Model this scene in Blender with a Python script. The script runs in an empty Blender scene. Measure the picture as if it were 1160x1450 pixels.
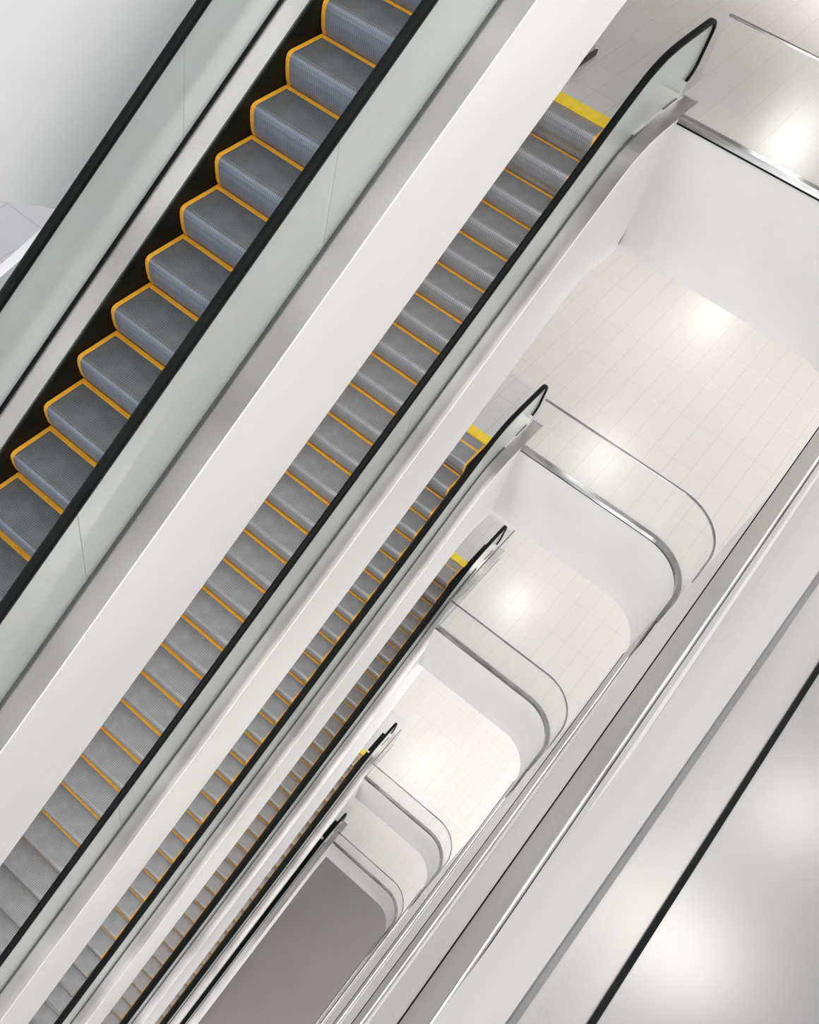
import bpy, math
from mathutils import Matrix, Vector
T=0.7557; HH=1.043
ZF=[-1.70,-6.615,-13.531,-20.746,-31.722,-39.549,-47.4]
X0=[9.206,11.402,11.58,14.0,12.75,11.8]
EX=[0,0,.4,.4,.25,.2]
XB=[-1.6,-1.6,-1.4,-0.5,2.4,1.4]
CD=[1.97,1.85,1.85,2.75,.6,1.9]
YL=4.65; YR=3.65; GR=3.39; GLf=4.91; YV=-0.69; RC=0.95; XE=12.406; YA=3.0; YC=3.12
col=bpy.context.scene.collection
sc=bpy.context.scene
try: sc.view_settings.view_transform='Standard'
except Exception as e: print(e)

# ---------------- materials
def mat(name,base,rough=.5,metal=0,coat=0,spec=.5):
    m=bpy.data.materials.new(name); m.use_nodes=True
    b=m.node_tree.nodes['Principled BSDF']
    b.inputs['Base Color'].default_value=(*base,1); b.inputs['Roughness'].default_value=rough
    b.inputs['Metallic'].default_value=metal; b.inputs['Coat Weight'].default_value=coat
    b.inputs['Specular IOR Level'].default_value=spec
    return m,m.node_tree,b
def noise_col(nt,b,c1,c2,scale,stretch=(1,1,1),detail=3,rough=None,bump=0):
    tc=nt.nodes.new('ShaderNodeTexCoord'); mp=nt.nodes.new('ShaderNodeMapping'); mp.inputs['Scale'].default_value=stretch
    n=nt.nodes.new('ShaderNodeTexNoise'); n.inputs['Scale'].default_value=scale; n.inputs['Detail'].default_value=detail
    r=nt.nodes.new('ShaderNodeValToRGB'); r.color_ramp.elements[0].color=(*c1,1); r.color_ramp.elements[1].color=(*c2,1)
    r.color_ramp.elements[0].position=.3; r.color_ramp.elements[1].position=.7
    nt.links.new(tc.outputs['Object'],mp.inputs[0]); nt.links.new(mp.outputs[0],n.inputs[0]); nt.links.new(n.outputs[0],r.inputs[0]); nt.links.new(r.outputs[0],b.inputs['Base Color'])
    if rough:
        mr=nt.nodes.new('ShaderNodeMapRange'); mr.inputs[3].default_value=rough[0]; mr.inputs[4].default_value=rough[1]
        nt.links.new(n.outputs[0],mr.inputs[0]); nt.links.new(mr.outputs[0],b.inputs['Roughness'])
WHITE,nt,b=mat('white_paint',(.86,.85,.84),.7); noise_col(nt,b,(.85,.838,.825),(.87,.858,.845),1.2); b.inputs['Specular IOR Level'].default_value=.2
WALLW,nt,b=mat('white_wall_paint',(.7,.7,.7),.7); noise_col(nt,b,(.71,.71,.72),(.73,.73,.74),1.0); b.inputs['Specular IOR Level'].default_value=.2
FASW,nt,b=mat('white_slab_edge',(.7,.7,.7),.6); noise_col(nt,b,(.64,.638,.638),(.68,.677,.678),1.0); b.inputs['Specular IOR Level'].default_value=.3
STEEL,nt,b=mat('satin_steel',(.74,.72,.72),.3,.85); noise_col(nt,b,(.38,.36,.355),(.56,.54,.53),.9,(1,1,1),1,(.26,.34))  # tone patches paint in soft reflections that the even sky does not give
BAND,nt,b=mat('bright_steel_band',(.9,.87,.86),.3,.8); noise_col(nt,b,(.50,.475,.47),(.84,.81,.80),.8,(1,1,1),1,(.26,.34))
DKST,nt,b=mat('dark_satin_steel',(.3,.3,.3),.4,.5); noise_col(nt,b,(.43,.42,.41),(.52,.505,.495),.8,(.3,1,1),1,(.36,.45))
FASCIA,nt,b=mat('brushed_deck',(.8,.8,.8),.3,.5); noise_col(nt,b,(.31,.303,.298),(.36,.352,.347),1.5,(.1,4,4),1,(.26,.30))
PANEL,nt,b=mat('satin_side_panel',(.8,.8,.8),.45,.15); noise_col(nt,b,(.68,.67,.66),(.72,.71,.70),.8,(.12,2,2),1,(.42,.48))
GLOSSW,nt,b=mat('satin_metal_ledge',(.8,.8,.8),.2,.5); noise_col(nt,b,(.28,.28,.278),(.32,.32,.318),.7,(.3,1.5,1),1,rough=(.20,.26))
CHROME,nt,b=mat('polished_steel',(.6,.6,.6),.16,1); noise_col(nt,b,(.26,.26,.26),(.55,.55,.55),1.5,(1,1,6),2)
BLACK,nt,b=mat('black_rubber',(.008,.009,.009),.5); noise_col(nt,b,(.003,.004,.004),(.006,.007,.007),3)
b.inputs['Specular IOR Level'].default_value=.1
DARK,nt,b=mat('black_skirt',(.01,.014,.012),.4); noise_col(nt,b,(.003,.005,.004),(.008,.011,.009),2,(.5,1,4))
b.inputs['Specular IOR Level'].default_value=.12
GASK,nt,b=mat('dark_green_gasket',(.2,.2,.2),.4); noise_col(nt,b,(.04,.05,.045),(.08,.095,.088),2)
LINE,nt,b=mat('grey_edge_line',(.2,.2,.2),.4); noise_col(nt,b,(.12,.12,.12),(.17,.17,.17),2)
YEL,nt,b=mat('yellow_paint',(.85,.40,.02),.5); noise_col(nt,b,(.68,.30,.012),(.78,.39,.022),9)
YELB,nt,b=mat('yellow_line_paint',(.85,.40,.02),.5); noise_col(nt,b,(.80,.35,.015),(.92,.46,.03),9)
YELC,nt,b=mat('worn_yellow_line_paint',(.85,.40,.02),.5); noise_col(nt,b,(.58,.30,.05),(.72,.40,.07),9)
WORN,nt,b=mat('worn_brown_line_paint',(.4,.3,.2),.5); noise_col(nt,b,(.26,.22,.17),(.36,.30,.22),9)
YCOMB,nt,b=mat('yellow_comb',(.95,.68,.02),.45); noise_col(nt,b,(.88,.60,.01),(.95,.70,.04),8)
GREYF,nt,b=mat('grey_carpet',(.16,.15,.15),.8); noise_col(nt,b,(.335,.31,.305),(.36,.335,.33),.6)
def striped(name,c1,c2,pitch,metal,rough,amt=.5):
    m,nt,b=mat(name,c1,rough,metal)
    tc=nt.nodes.new('ShaderNodeTexCoord'); sp=nt.nodes.new('ShaderNodeSeparateXYZ'); nt.links.new(tc.outputs['Object'],sp.inputs[0])
    mu=nt.nodes.new('ShaderNodeMath'); mu.operation='MULTIPLY'; mu.inputs[1].default_value=2*math.pi/pitch; nt.links.new(sp.outputs['Y'],mu.inputs[0])
    si=nt.nodes.new('ShaderNodeMath'); si.operation='SINE'; nt.links.new(mu.outputs[0],si.inputs[0])
    n=nt.nodes.new('ShaderNodeTexNoise'); n.inputs['Scale'].default_value=5; nt.links.new(tc.outputs['Object'],n.inputs[0])
    ad=nt.nodes.new('ShaderNodeMath'); ad.operation='MULTIPLY_ADD'; ad.inputs[1].default_value=amt; nt.links.new(si.outputs[0],ad.inputs[0]); nt.links.new(n.outputs[0],ad.inputs[2])
    r=nt.nodes.new('ShaderNodeValToRGB'); r.color_ramp.elements[0].color=(*c1,1); r.color_ramp.elements[1].color=(*c2,1)
    r.color_ramp.elements[0].position=.15; r.color_ramp.elements[1].position=.85
    nt.links.new(ad.outputs[0],r.inputs[0]); nt.links.new(r.outputs[0],b.inputs['Base Color'])
    return m
TREADA=striped('dark_step_tread',(.062,.068,.07),(.145,.151,.155),.020,.15,.38,.35)
RISERA=striped('blue_step_riser',(.125,.142,.175),(.215,.24,.295),.020,.15,.38,.35)
TREADB=striped('grey_step_tread',(.20,.202,.206),(.34,.343,.35),.028,.3,.28,.4)  # lower flights painted lighter than the top one to offset their shade
RISERB=striped('grey_step_riser',(.20,.205,.215),(.335,.342,.357),.028,.25,.34,.4)
TREADC=striped('warm_grey_step_tread',(.23,.225,.22),(.36,.35,.345),.028,.3,.3,.4)
RISERC=striped('warm_grey_step_riser',(.19,.185,.18),(.31,.30,.295),.028,.25,.34,.4)
def tile(name,c,grout,sx,sy,w,rough):
    m,nt,b=mat(name,c,rough,0,.25)
    b.inputs['Coat Roughness'].default_value=.25
    tc=nt.nodes.new('ShaderNodeTexCoord')
    br=nt.nodes.new('ShaderNodeTexBrick'); br.offset=0.0; br.inputs['Scale'].default_value=1
    br.inputs['Color1'].default_value=(*c,1); br.inputs['Color2'].default_value=(c[0]*.98,c[1]*.98,c[2]*.98,1); br.inputs['Mortar'].default_value=(*grout,1)
    br.inputs['Mortar Size'].default_value=w; br.inputs['Brick Width'].default_value=sx; br.inputs['Row Height'].default_value=sy; br.inputs['Mortar Smooth'].default_value=0
    nt.links.new(tc.outputs['Object'],br.inputs['Vector']); nt.links.new(br.outputs['Color'],b.inputs['Base Color'])
    return m
TILE=tile('floor_tile',(.68,.66,.64),(.57,.55,.535),1.2,.42,.006,.33)
TILED=tile('shaded_floor_tile',(.52,.52,.53),(.42,.42,.43),.6,.6,.01,.4)  # greyer copy of the floor tile; shade behind the wall opening put into its colour
PLATE=tile('landing_plate_steel',(.66,.65,.64),(.52,.51,.505),.6,.35,.005,.28)
PLATE.node_tree.nodes['Principled BSDF'].inputs['Metallic'].default_value=.3
def glass(name,tint,milk,milkcol,gl=.1,refl=.03,graz=.5):
    m=bpy.data.materials.new(name); m.use_nodes=True; nt=m.node_tree; nt.nodes.clear()
    out=nt.nodes.new('ShaderNodeOutputMaterial'); tr=nt.nodes.new('ShaderNodeBsdfTransparent'); tr.inputs[0].default_value=(*tint,1)
    di=nt.nodes.new('ShaderNodeBsdfDiffuse'); di.inputs[0].default_value=(*milkcol,1)
    gs=nt.nodes.new('ShaderNodeBsdfGlossy'); gs.inputs['Roughness'].default_value=gl
    tc=nt.nodes.new('ShaderNodeTexCoord'); n=nt.nodes.new('ShaderNodeTexNoise'); n.inputs['Scale'].default_value=.5; nt.links.new(tc.outputs['Object'],n.inputs[0])
    mr=nt.nodes.new('ShaderNodeMapRange'); mr.inputs[3].default_value=max(0,milk-.06); mr.inputs[4].default_value=min(1,milk+.06); nt.links.new(n.outputs[0],mr.inputs[0])
    m1=nt.nodes.new('ShaderNodeMixShader'); nt.links.new(mr.outputs[0],m1.inputs[0]); nt.links.new(tr.outputs[0],m1.inputs[1]); nt.links.new(di.outputs[0],m1.inputs[2])
    lw=nt.nodes.new('ShaderNodeLayerWeight'); pw=nt.nodes.new('ShaderNodeMath'); pw.operation='POWER'; pw.inputs[1].default_value=4; nt.links.new(lw.outputs['Facing'],pw.inputs[0])
    ma=nt.nodes.new('ShaderNodeMath'); ma.operation='MULTIPLY_ADD'; ma.inputs[1].default_value=graz; ma.inputs[2].default_value=refl; nt.links.new(pw.outputs[0],ma.inputs[0])
    m2=nt.nodes.new('ShaderNodeMixShader'); nt.links.new(ma.outputs[0],m2.inputs[0]); nt.links.new(m1.outputs[0],m2.inputs[1]); nt.links.new(gs.outputs[0],m2.inputs[2])
    nt.links.new(m2.outputs[0],out.inputs[0]); return m
SATIN=glass('satin_glass',(.91,.96,.935),.50,(.79,.82,.80),.20,.12)
CLEAR=glass('clear_glass',(.985,.992,.988),.01,(.85,.88,.87),.15,.012,.15)

# ---------------- geometry helpers
import bmesh
def mk(name,verts,faces,mats,idx=None,parent=None,smooth=False):
    me=bpy.data.meshes.new(name); me.from_pydata(verts,[],faces)
    for m in mats: me.materials.append(m)
    if idx:
        for p,i in zip(me.polygons,idx): p.material_index=i
    if smooth:
        for p in me.polygons: p.use_smooth=True
    me.validate(); me.update()
    bm=bmesh.new(); bm.from_mesh(me); bmesh.ops.recalc_face_normals(bm,faces=bm.faces); bm.to_mesh(me); bm.free()
    o=bpy.data.objects.new(name,me); col.objects.link(o)
    if parent: o.parent=parent
    return o
def ribbon(name,lo,hi,y0,y1,m,parent):
    n=len(lo); v=[]
    for (a,b) in zip(lo,hi):
        v+=[(a[0],y0,a[1]),(a[0],y1,a[1]),(b[0],y1,b[1]),(b[0],y0,b[1])]
    f=[(0,1,2,3),tuple(4*(n-1)+k for k in (3,2,1,0))]
    for i in range(n-1):
        a=4*i;c=a+4
        f+=[(a,c,c+1,a+1),(a+1,c+1,c+2,a+2),(a+2,c+2,c+3,a+3),(a+3,c+3,c,a)]
    return mk(name,v,f,[m],parent=parent)
def sp(u,w=.2):
    u/=w
    return w*(u if u>30 else math.log1p(math.exp(u)))
def xs_range(a,b,step=.35,extra=()):
    n=max(2,int((b-a)/step)+1); L=[a+(b-a)*i/n for i in range(n+1)]
    for e in extra:
        L+=[e+d*.1 for d in range(-8,9) if a<e+d*.1<b]
    return sorted(set(round(q,4) for q in L))
def box(x0,x1,y0,y1,z0,z1):
    v=[(x,y,z) for z in(z0,z1) for (x,y) in((x0,y0),(x1,y0),(x1,y1),(x0,y1))]
    return v,[(0,3,2,1),(4,5,6,7),(0,1,5,4),(1,2,6,5),(2,3,7,6),(3,0,4,7)]

def escalator(k,label,phase):
    x0,xb,z0=X0[k],XB[k],ZF[k]; cd=CD[k]; xc=x0+EX[k]
    zf=lambda x: z0-T*(sp(x0-x)-sp(xb-x))
    zn=lambda x: z0-T*(sp(x0-x,.1)-sp(xb-x,.1))
    root=bpy.data.objects.new('escalator',None); col.objects.link(root)
    root['label']=label; root['category']='escalator'; root['group']='stacked atrium escalators'
    xa,xz=xb-1.2,x0+1.38
    P=lambda a,b,h:[(x,zf(x)+h) for x in xs_range(a,b,.8,(x0,xb))]
    def sm(t): t=min(1,max(0,t)); return t*t*(3-2*t)
    def S(a,b,h):
        return [(x,zf(x)+h-(2.11-cd)*sm((x-x0+.6)/1.3)) for x in xs_range(a,b,.8,(x0,xb,x0+.5))]
    prof=[(.05,0),(.40,0),(.447,0),(.447,-.06),(.12,-.44),(.075,-.44),(.06,-.32),(.026,-.24),(.006,-.14),(0,-.065),(.006,-.03),(.022,-.009)]
    segm=[0,2,0,0,0,1,1,1,1,1,1,0]
    sidey=(0,1,5,6,7,8,9,10,11)
    ys=[YR,YR+.04,YL-.04,YL]
    mats_=[TREADA,RISERA,YEL] if k==0 else [TREADB,RISERB,YELB] if k<3 else [TREADC,RISERC,YELC]
    me=None; me2=None; xn=phase
    while xn<xc-.36: xn+=.4
    while xn>xb-.5:
        if me is None:
            n=len(prof); v=[(p[0],y,p[1]) for y in ys for p in prof]; f=[];ix=[]
            for r in range(3):
                for s in range(n):
                    t=(s+1)%n; f.append((r*n+s,r*n+t,(r+1)*n+t,(r+1)*n+s))
                    mm=segm[s]
                    if r!=1 and s in sidey: mm=2
                    ix.append(mm)
            f.append(tuple(range(n))); f.append(tuple(3*n+q for q in reversed(range(n)))); ix+=[0,0]
            o=mk('step',v,f,mats_,ix,root); me=o.data
            me2=me.copy(); me2.materials[2]=WORN if k in(1,2) else mats_[2]
        else:
            o=bpy.data.objects.new('step',me if xn>1.45 else me2); col.objects.link(o); o.parent=root
        d=x0-xn; z=zn(xn)
        if d<.4: z=z0-.03
        elif d<.8: z=z0-T*d+.08
        o.location=(xn,0,z); xn-=.4
    mk('comb_plate',*box(xc-.02,xc+.18,YR-.02,YL+.02,z0-.03,z0+.01),[YCOMB],parent=root)
    mk('landing_plate',*box(xc+.18,x0+2.3,YR-.3,YL+.3,z0-.03,z0+.008),[PLATE],parent=root)
    mk('landing_plate',*box(xb-2.6,xb-.55,YR-.3,YL+.3,zf(xb-2)-.03,zf(xb-2)+.008),[PLATE],parent=root)
    ribbon('skirt_panel',P(xa,xz,-.42),P(xa,xz,.02),YR-.035,YR-.008,DARK,root)
    ribbon('inner_deck',P(xa,xz,-.04),P(xa,xz,.02),GR+.02,YR-.035,DARK,root)
    ribbon('skirt_panel',P(xa,xz,-.42),P(xa,xz,.09),YL+.008,YL+.035,DARK,root)
    ribbon('inner_deck',P(xa,xz,.05),P(xa,xz,.12),YL+.03,GLf-.02,BAND,root)
    ribbon('glass_gasket',P(xa,xz,.12),P(xa,xz,.15),GLf-.04,GLf-.013,BLACK,root)
    xd=xz+.22
    ribbon('glass_gasket',P(xa,xz,-.06),P(xa,xz,.01),GR-.034,GR-.013,GASK,root)
    ribbon('outer_deck',P(xa,xd,-.06),P(xa,xd,-.02),YC+.012,GR-.02,STEEL,root)
    ribbon('outer_deck',P(xa,xz,-.12),P(xa,xz,-.02),GLf+.02,GLf+.3,STEEL,root)
    ribbon('side_cladding',S(xa,xz+.2,-cd),P(xa,xz+.2,-.02),YC,YC+.012,WHITE,root)
    ribbon('side_cladding',S(xa,xz+.2,-cd),P(xa,xz+.2,-.12),GLf+.27,GLf+.31,WHITE,root)
    if cd>1: ribbon('soffit_panel',S(xa,xz+.2,-cd),S(xa,xz+.2,-cd+.05),YC+.012,GLf+.27,WHITE,root)
    if k<5 and cd>1:  # unseen fill lamp and trough added to brighten the steps of the flight below
        xm=(x0+xb)/2; Lh=(x0-xb)/2-.5; zc=z0-T*(x0-xm)-cd-.04
        v=[(xm+s*Lh,y,zc+T*s*Lh+h) for h in(-.05,0) for (s,y) in((-1,3.7),(1,3.7),(1,4.6),(-1,4.6))]
        mk('added_fill_trough',v,[(4,5,6,7),(0,1,5,4),(1,2,6,5),(2,3,7,6),(3,0,4,7)],[WHITE],parent=root)
        L=bpy.data.lights.new('lamp','AREA'); L.shape='RECTANGLE'; L.size=2*Lh/math.cos(math.atan(T)); L.size_y=.8; L.energy=190; L.color=(1,.985,.96)
        l=bpy.data.objects.new('lamp',L); col.objects.link(l); l.parent=root
        l.location=(xm,4.15,zc-.06); l.rotation_euler=(0,-math.atan(T),0)
    r=.2; drop=.40
    for gy in (GR,GLf):
        cuts=[xa]; x=xa
        while x+2.9<xz-.8: x+=2.6; cuts.append(x)
        cuts.append(xz)
        for a,b in zip(cuts[:-1],cuts[1:]):
            lo=P(a+.004,b-.004,-.05); hi=P(a+.004,b-.004,HH-.04)
            if b==xz:
                zc=z0+HH-r
                for q in range(1,9):
                    th=math.pi/2-q*math.pi/2/8
                    lo.append((xz+(r-.03)*math.cos(th)*.98,z0-.02)); hi.append((xz+(r-.03)*math.cos(th),zc+(r-.03)*math.sin(th)))
            ribbon('glass_panel',lo,hi,gy-.012,gy+.012,SATIN,root)
        zb=zf(xa)
        path=[(xa+.5,zb+HH-2*r-drop)]
        for q in range(7):
            th=math.pi*1.5-q*math.pi/12; path.append((xa+r*math.cos(th),zb+HH-r-drop+r*math.sin(th)))
        for q in range(7):
            th=math.pi-q*math.pi/12; path.append((xa+r*math.cos(th),zb+HH-r+r*math.sin(th)))
        path+=P(xa+.05,xz,HH)
        for q in range(1,7):
            th=math.pi/2-q*math.pi/12; path.append((xz+r*math.cos(th),z0+HH-r+r*math.sin(th)))
        for q in range(0,6):
            th=-q*math.pi/12; path.append((xz+r*math.cos(th),z0+HH-r-drop+r*math.sin(th)))
        W=.044
        sect=[(-W,-.02),(-W,.015),(-W*.6,.028),(W*.6,.028),(W,.015),(W,-.02),(W*.6,-.028),(-W*.6,-.028)]
        v=[];n=len(path)
        for i in range(n):
            p0=path[max(0,i-1)];p1=path[min(n-1,i+1)]
            dx,dz=p1[0]-p0[0],p1[1]-p0[1];L=math.hypot(dx,dz)or 1;nx,nz=-dz/L,dx/L
            for s in sect: v.append((path[i][0]+nx*s[1],gy+s[0],path[i][1]+nz*s[1]))
        f=[tuple(range(8)),tuple(8*(n-1)+q for q in reversed(range(8)))]
        for i in range(n-1):
            for s in range(8):
                t=(s+1)%8; f.append((8*i+s,8*i+t,8*i+8+t,8*i+8+s))
        mk('handrail',v,f,[BLACK],parent=root,smooth=True)
    return root

labels=['large escalator with blue-grey steps and yellow step edges','long escalator with grey steps below white cladding',
 'escalator with black handrails beside the atrium void','escalator with brownish steps reaching a tiled landing',
 'narrow-looking escalator deep in the white atrium','lowest escalator beside the grey ground floor']
for k in range(6):
    ph = 5.914-8 if k==0 else X0[k]+.113-8
    escalator(k,labels[k],ph)

# ---------------- slabs
def outline_arc(yv=YV): 
    cx,cy=XE-RC,yv+RC
    return [(cx+RC*math.cos(-q*math.pi/2/20),cy+RC*math.sin(-q*math.pi/2/20)) for q in range(21)]
def slab(k,z,th,xs):
    yv=YV if k else -1.6
    poly=[(30,5.55),(xs,5.55),(xs,YC+.006),(XE,YC+.006)]+outline_arc(yv)+[(-10,yv),(-10,-9),(30,-9)]
    n=len(poly); v=[(x,y,z) for x,y in poly]+[(x,y,z-th) for x,y in poly]
    f=[tuple(range(n)),tuple(reversed(range(n,2*n)))]+[(i,(i+1)%n,n+(i+1)%n,n+i) for i in range(n)]
    o=mk('floor',v,f,[TILE,FASW],[0]+[1]*(n+1)); o['kind']='structure'; return o
def plan_strip(name,path,o0,o1,z0,z1,m,parent=None):
    n=len(path);v=[]
    for i in range(n):
        p0=path[max(0,i-1)];p1=path[min(n-1,i+1)];dx,dy=p1[0]-p0[0],p1[1]-p0[1];L=math.hypot(dx,dy);nx,ny=-dy/L,dx/L
        x,y=path[i]
        v+=[(x+nx*o0,y+ny*o0,z0),(x+nx*o1,y+ny*o1,z0),(x+nx*o1,y+ny*o1,z1),(x+nx*o0,y+ny*o0,z1)]
    f=[(0,1,2,3),tuple(4*(n-1)+q for q in(3,2,1,0))]
    for i in range(n-1):
        a=4*i;c=a+4; f+=[(a,c,c+1,a+1),(a+1,c+1,c+2,a+2),(a+2,c+2,c+3,a+3),(a+3,c+3,c,a)]
    return mk(name,v,f,[m],parent=parent)
FT=[2.36]+[2.11]*5
cx=XE-RC
def struct(o): o['kind']='structure'; return o
for k in range(6):
    z=ZF[k]; xs=max(X0[k]+1.6,XE+.15)
    slab(k,z,FT[k],xs)
    if k==0: continue
    path=[(XE,YC),(XE,1.6)]+outline_arc()+[(cx-.6,YV)]
    root=bpy.data.objects.new('glass_railing',None); col.objects.link(root)
    root['label']='frameless clear glass railing with polished steel base channel'; root['category']='railing'; root['group']='glass railings around the atrium void'
    plan_strip('base_channel',path,-.025,.07,z-.05,z+.04,CHROME,root)
    plan_strip('base_dark_strip',path,-.02,.05,z-.08,z-.05,BLACK,root)  # solid black strip below the channel
    plan_strip('glass_panel',path,.02,.045,z+.04,z+1.34,CLEAR,root)
    plan_strip('top_rail',path,.015,.05,z+1.34,z+1.365,CHROME,root)
    if X0[k]+1.6>XE+1.3:
        p2=[(X0[k]+1.3,YC-.03),(XE+.05,YC-.03)]
        plan_strip('glass_panel',p2,-.01,.015,z+.0,z+1.34,CLEAR,root)
        plan_strip('top_rail',p2,-.015,.02,z+1.34,z+1.365,CHROME,root)
    S_=[(cx,YV),(5,YV),(-10,YV)]
    struct(plan_strip('trim_%d'%(k+1),S_,-.02,.0,z-FT[k]+.02,z-.06,DKST))
    struct(plan_strip('trim_%d'%(k+11),[(cx-.6,YV),(5,YV),(-10,YV)],-.03,.02,z-.06,z+.0,CHROME))
    struct(plan_strip('trim_%d'%(k+31),S_,-.03,.02,z-FT[k]-.02,z-FT[k]+.04,BLACK))
    struct(plan_strip('wall_right',[(cx-.7,YV),(5,YV),(-10,YV)],.03,.06,z+.0,(ZF[k-1]-FT[k-1]-.02) if k>1 else -4.5,PANEL))
def skew(vf):
    v,f=vf
    c,s=math.cos(-.035),math.sin(-.035)
    return [(2+(x-2)*c-(y+.6)*s, -.6+(x-2)*s+(y+.6)*c, z) for x,y,z in v],f
struct(mk('wall_parapet',*skew(box(-10,cx,-1.5,-.522,-4.86,-3.03)),[PANEL]))
struct(mk('trim_20',*skew(box(-10,cx,-.534,-.515,-3.055,-3.005)),[LINE]))
struct(mk('trim_21',*skew(box(-10,cx,-.69,-.534,-3.03,-3.01)),[FASCIA]))
struct(mk('trim_22',*skew(box(-10,cx,-.710,-.69,-3.03,-2.997)),[BLACK]))
struct(mk('trim_23',*skew(box(-10,cx,-1.5,-.710,-3.03,-3.005)),[GLOSSW]))
struct(mk('floor',*box(-14,30,-9,5.6,ZF[6]-.2,ZF[6]),[GREYF]))
struct(mk('floor',*box(-14,14,5.72,13,ZF[1]-.3,ZF[1]),[TILED]))
struct(mk('ceiling',*box(-14,14,5.72,13,-2.9,-2.6),[WALLW]))  # unseen cover added to cut the light on the tiled floor below it
struct(mk('ceiling',*box(-10,30,-9,YV-.5,3.2,4.2),[WHITE]))
struct(mk('wall_end',*box(30,30.2,-9,5.6,ZF[6],4.2),[WHITE]))
up=[(-14,4),(30,4),(30,-5.45),(4.25,-5.48),(4.10,-5.36),(1,-3.4),(-14,-3.4)]
lo=[(-14,ZF[6]),(30,ZF[6]),(30,-5.45),(4.25,-5.48),(4.22,-5.6),(1,-6.55),(-14,-6.6)]
v=[];f=[]
for poly in(up,lo):
    b0=len(v);n=len(poly)
    v+=[(x,5.6,z) for x,z in poly]+[(x,5.7,z) for x,z in poly]
    f+=[tuple(range(b0,b0+n)),tuple(reversed(range(b0+n,b0+2*n)))]+[(b0+i,b0+(i+1)%n,b0+n+(i+1)%n,b0+n+i) for i in range(n)]
struct(mk('wall_left',v,f,[WALLW]))

# ---------------- lights
def downlight(x,y,z,e,size=.5):
    n=24; v=[];f=[]
    for i in range(n):
        a=2*math.pi*i/n
        for (r,h) in((size/2+.08,0),(size/2+.08,-.03),(size/2,-.03),(size/2,0)): v.append((r*math.cos(a),r*math.sin(a),h))
    for i in range(n):
        for s in range(4):
            t=(s+1)%4;j=(i+1)%n; f.append((4*i+s,4*i+t,4*j+t,4*j+s))
    o=mk('downlight',v,f,[STEEL]); o.location=(x,y,z); o['label']='round recessed ceiling downlight with steel ring'; o['category']='light'; o['group']='ceiling downlights'
    L=bpy.data.lights.new('lamp','AREA'); L.shape='DISK'; L.size=size; L.energy=e; L.color=(1,.97,.93)
    l=bpy.data.objects.new('lamp',L); col.objects.link(l); l.parent=o; l.location=(0,0,-.01)
for k in range(5):
    zc=ZF[k]-FT[k]
    for (x,y) in ((17.9,2.5),(25.5,2.9),(17.9,-3.5)):
        downlight(x,y,zc,[85,105,105,115,120][k],1.0)
for (x,y) in((4.3,-2.46),(4.3,-1.70),(6.4,-2.67),(1.5,-3.5),(10,-2.5)): downlight(x,y,3.2,16,.5)
for k in range(1,6):  # made-up strips added to brighten the escalator side cladding
    zc=ZF[k]+.22; xa_,xb_=-2.0,10.0
    o=mk('added_fill_strip',*box(xa_,xb_,YV-.028,YV+.0,zc-.18,zc+.18),[PANEL]); 
    o['label']='added fill light strip on the side wall'; o['category']='light'; o['group']='added fill strips'
    L=bpy.data.lights.new('lamp','AREA'); L.shape='RECTANGLE'; L.size=xb_-xa_; L.size_y=.34; L.energy=[0,38,90,100,100,65][k]; L.color=(1,.98,.96)
    l=bpy.data.objects.new('lamp',L); col.objects.link(l); l.parent=o; l.location=((xa_+xb_)/2,YV+.012,zc)
    l.rotation_euler=(math.radians(90),0,0)
w=bpy.data.worlds.new('w'); sc.world=w; w.use_nodes=True
w.node_tree.nodes['Background'].inputs[0].default_value=(.99,.99,1,1); w.node_tree.nodes['Background'].inputs[1].default_value=2.55

# ---------------- camera
R=[[0.636084,-0.759887,0.134046],[-0.582355,-0.586735,-0.562677],[0.50622,0.279847,-0.815737]]
cam=bpy.data.cameras.new('cam'); co=bpy.data.objects.new('camera',cam); col.objects.link(co)
M=Matrix(((R[0][0],-R[1][0],-R[2][0]),(R[0][1],-R[1][1],-R[2][1]),(R[0][2],-R[1][2],-R[2][2])))
co.matrix_world=M.to_4x4()
cam.sensor_fit='AUTO'; cam.sensor_width=36; cam.lens=1350/1450*36
cam.shift_x=(580-464.2286)/1450; cam.shift_y=-(725-740.7635)/1450
cam.clip_start=.05; cam.clip_end=200
sc.camera=co
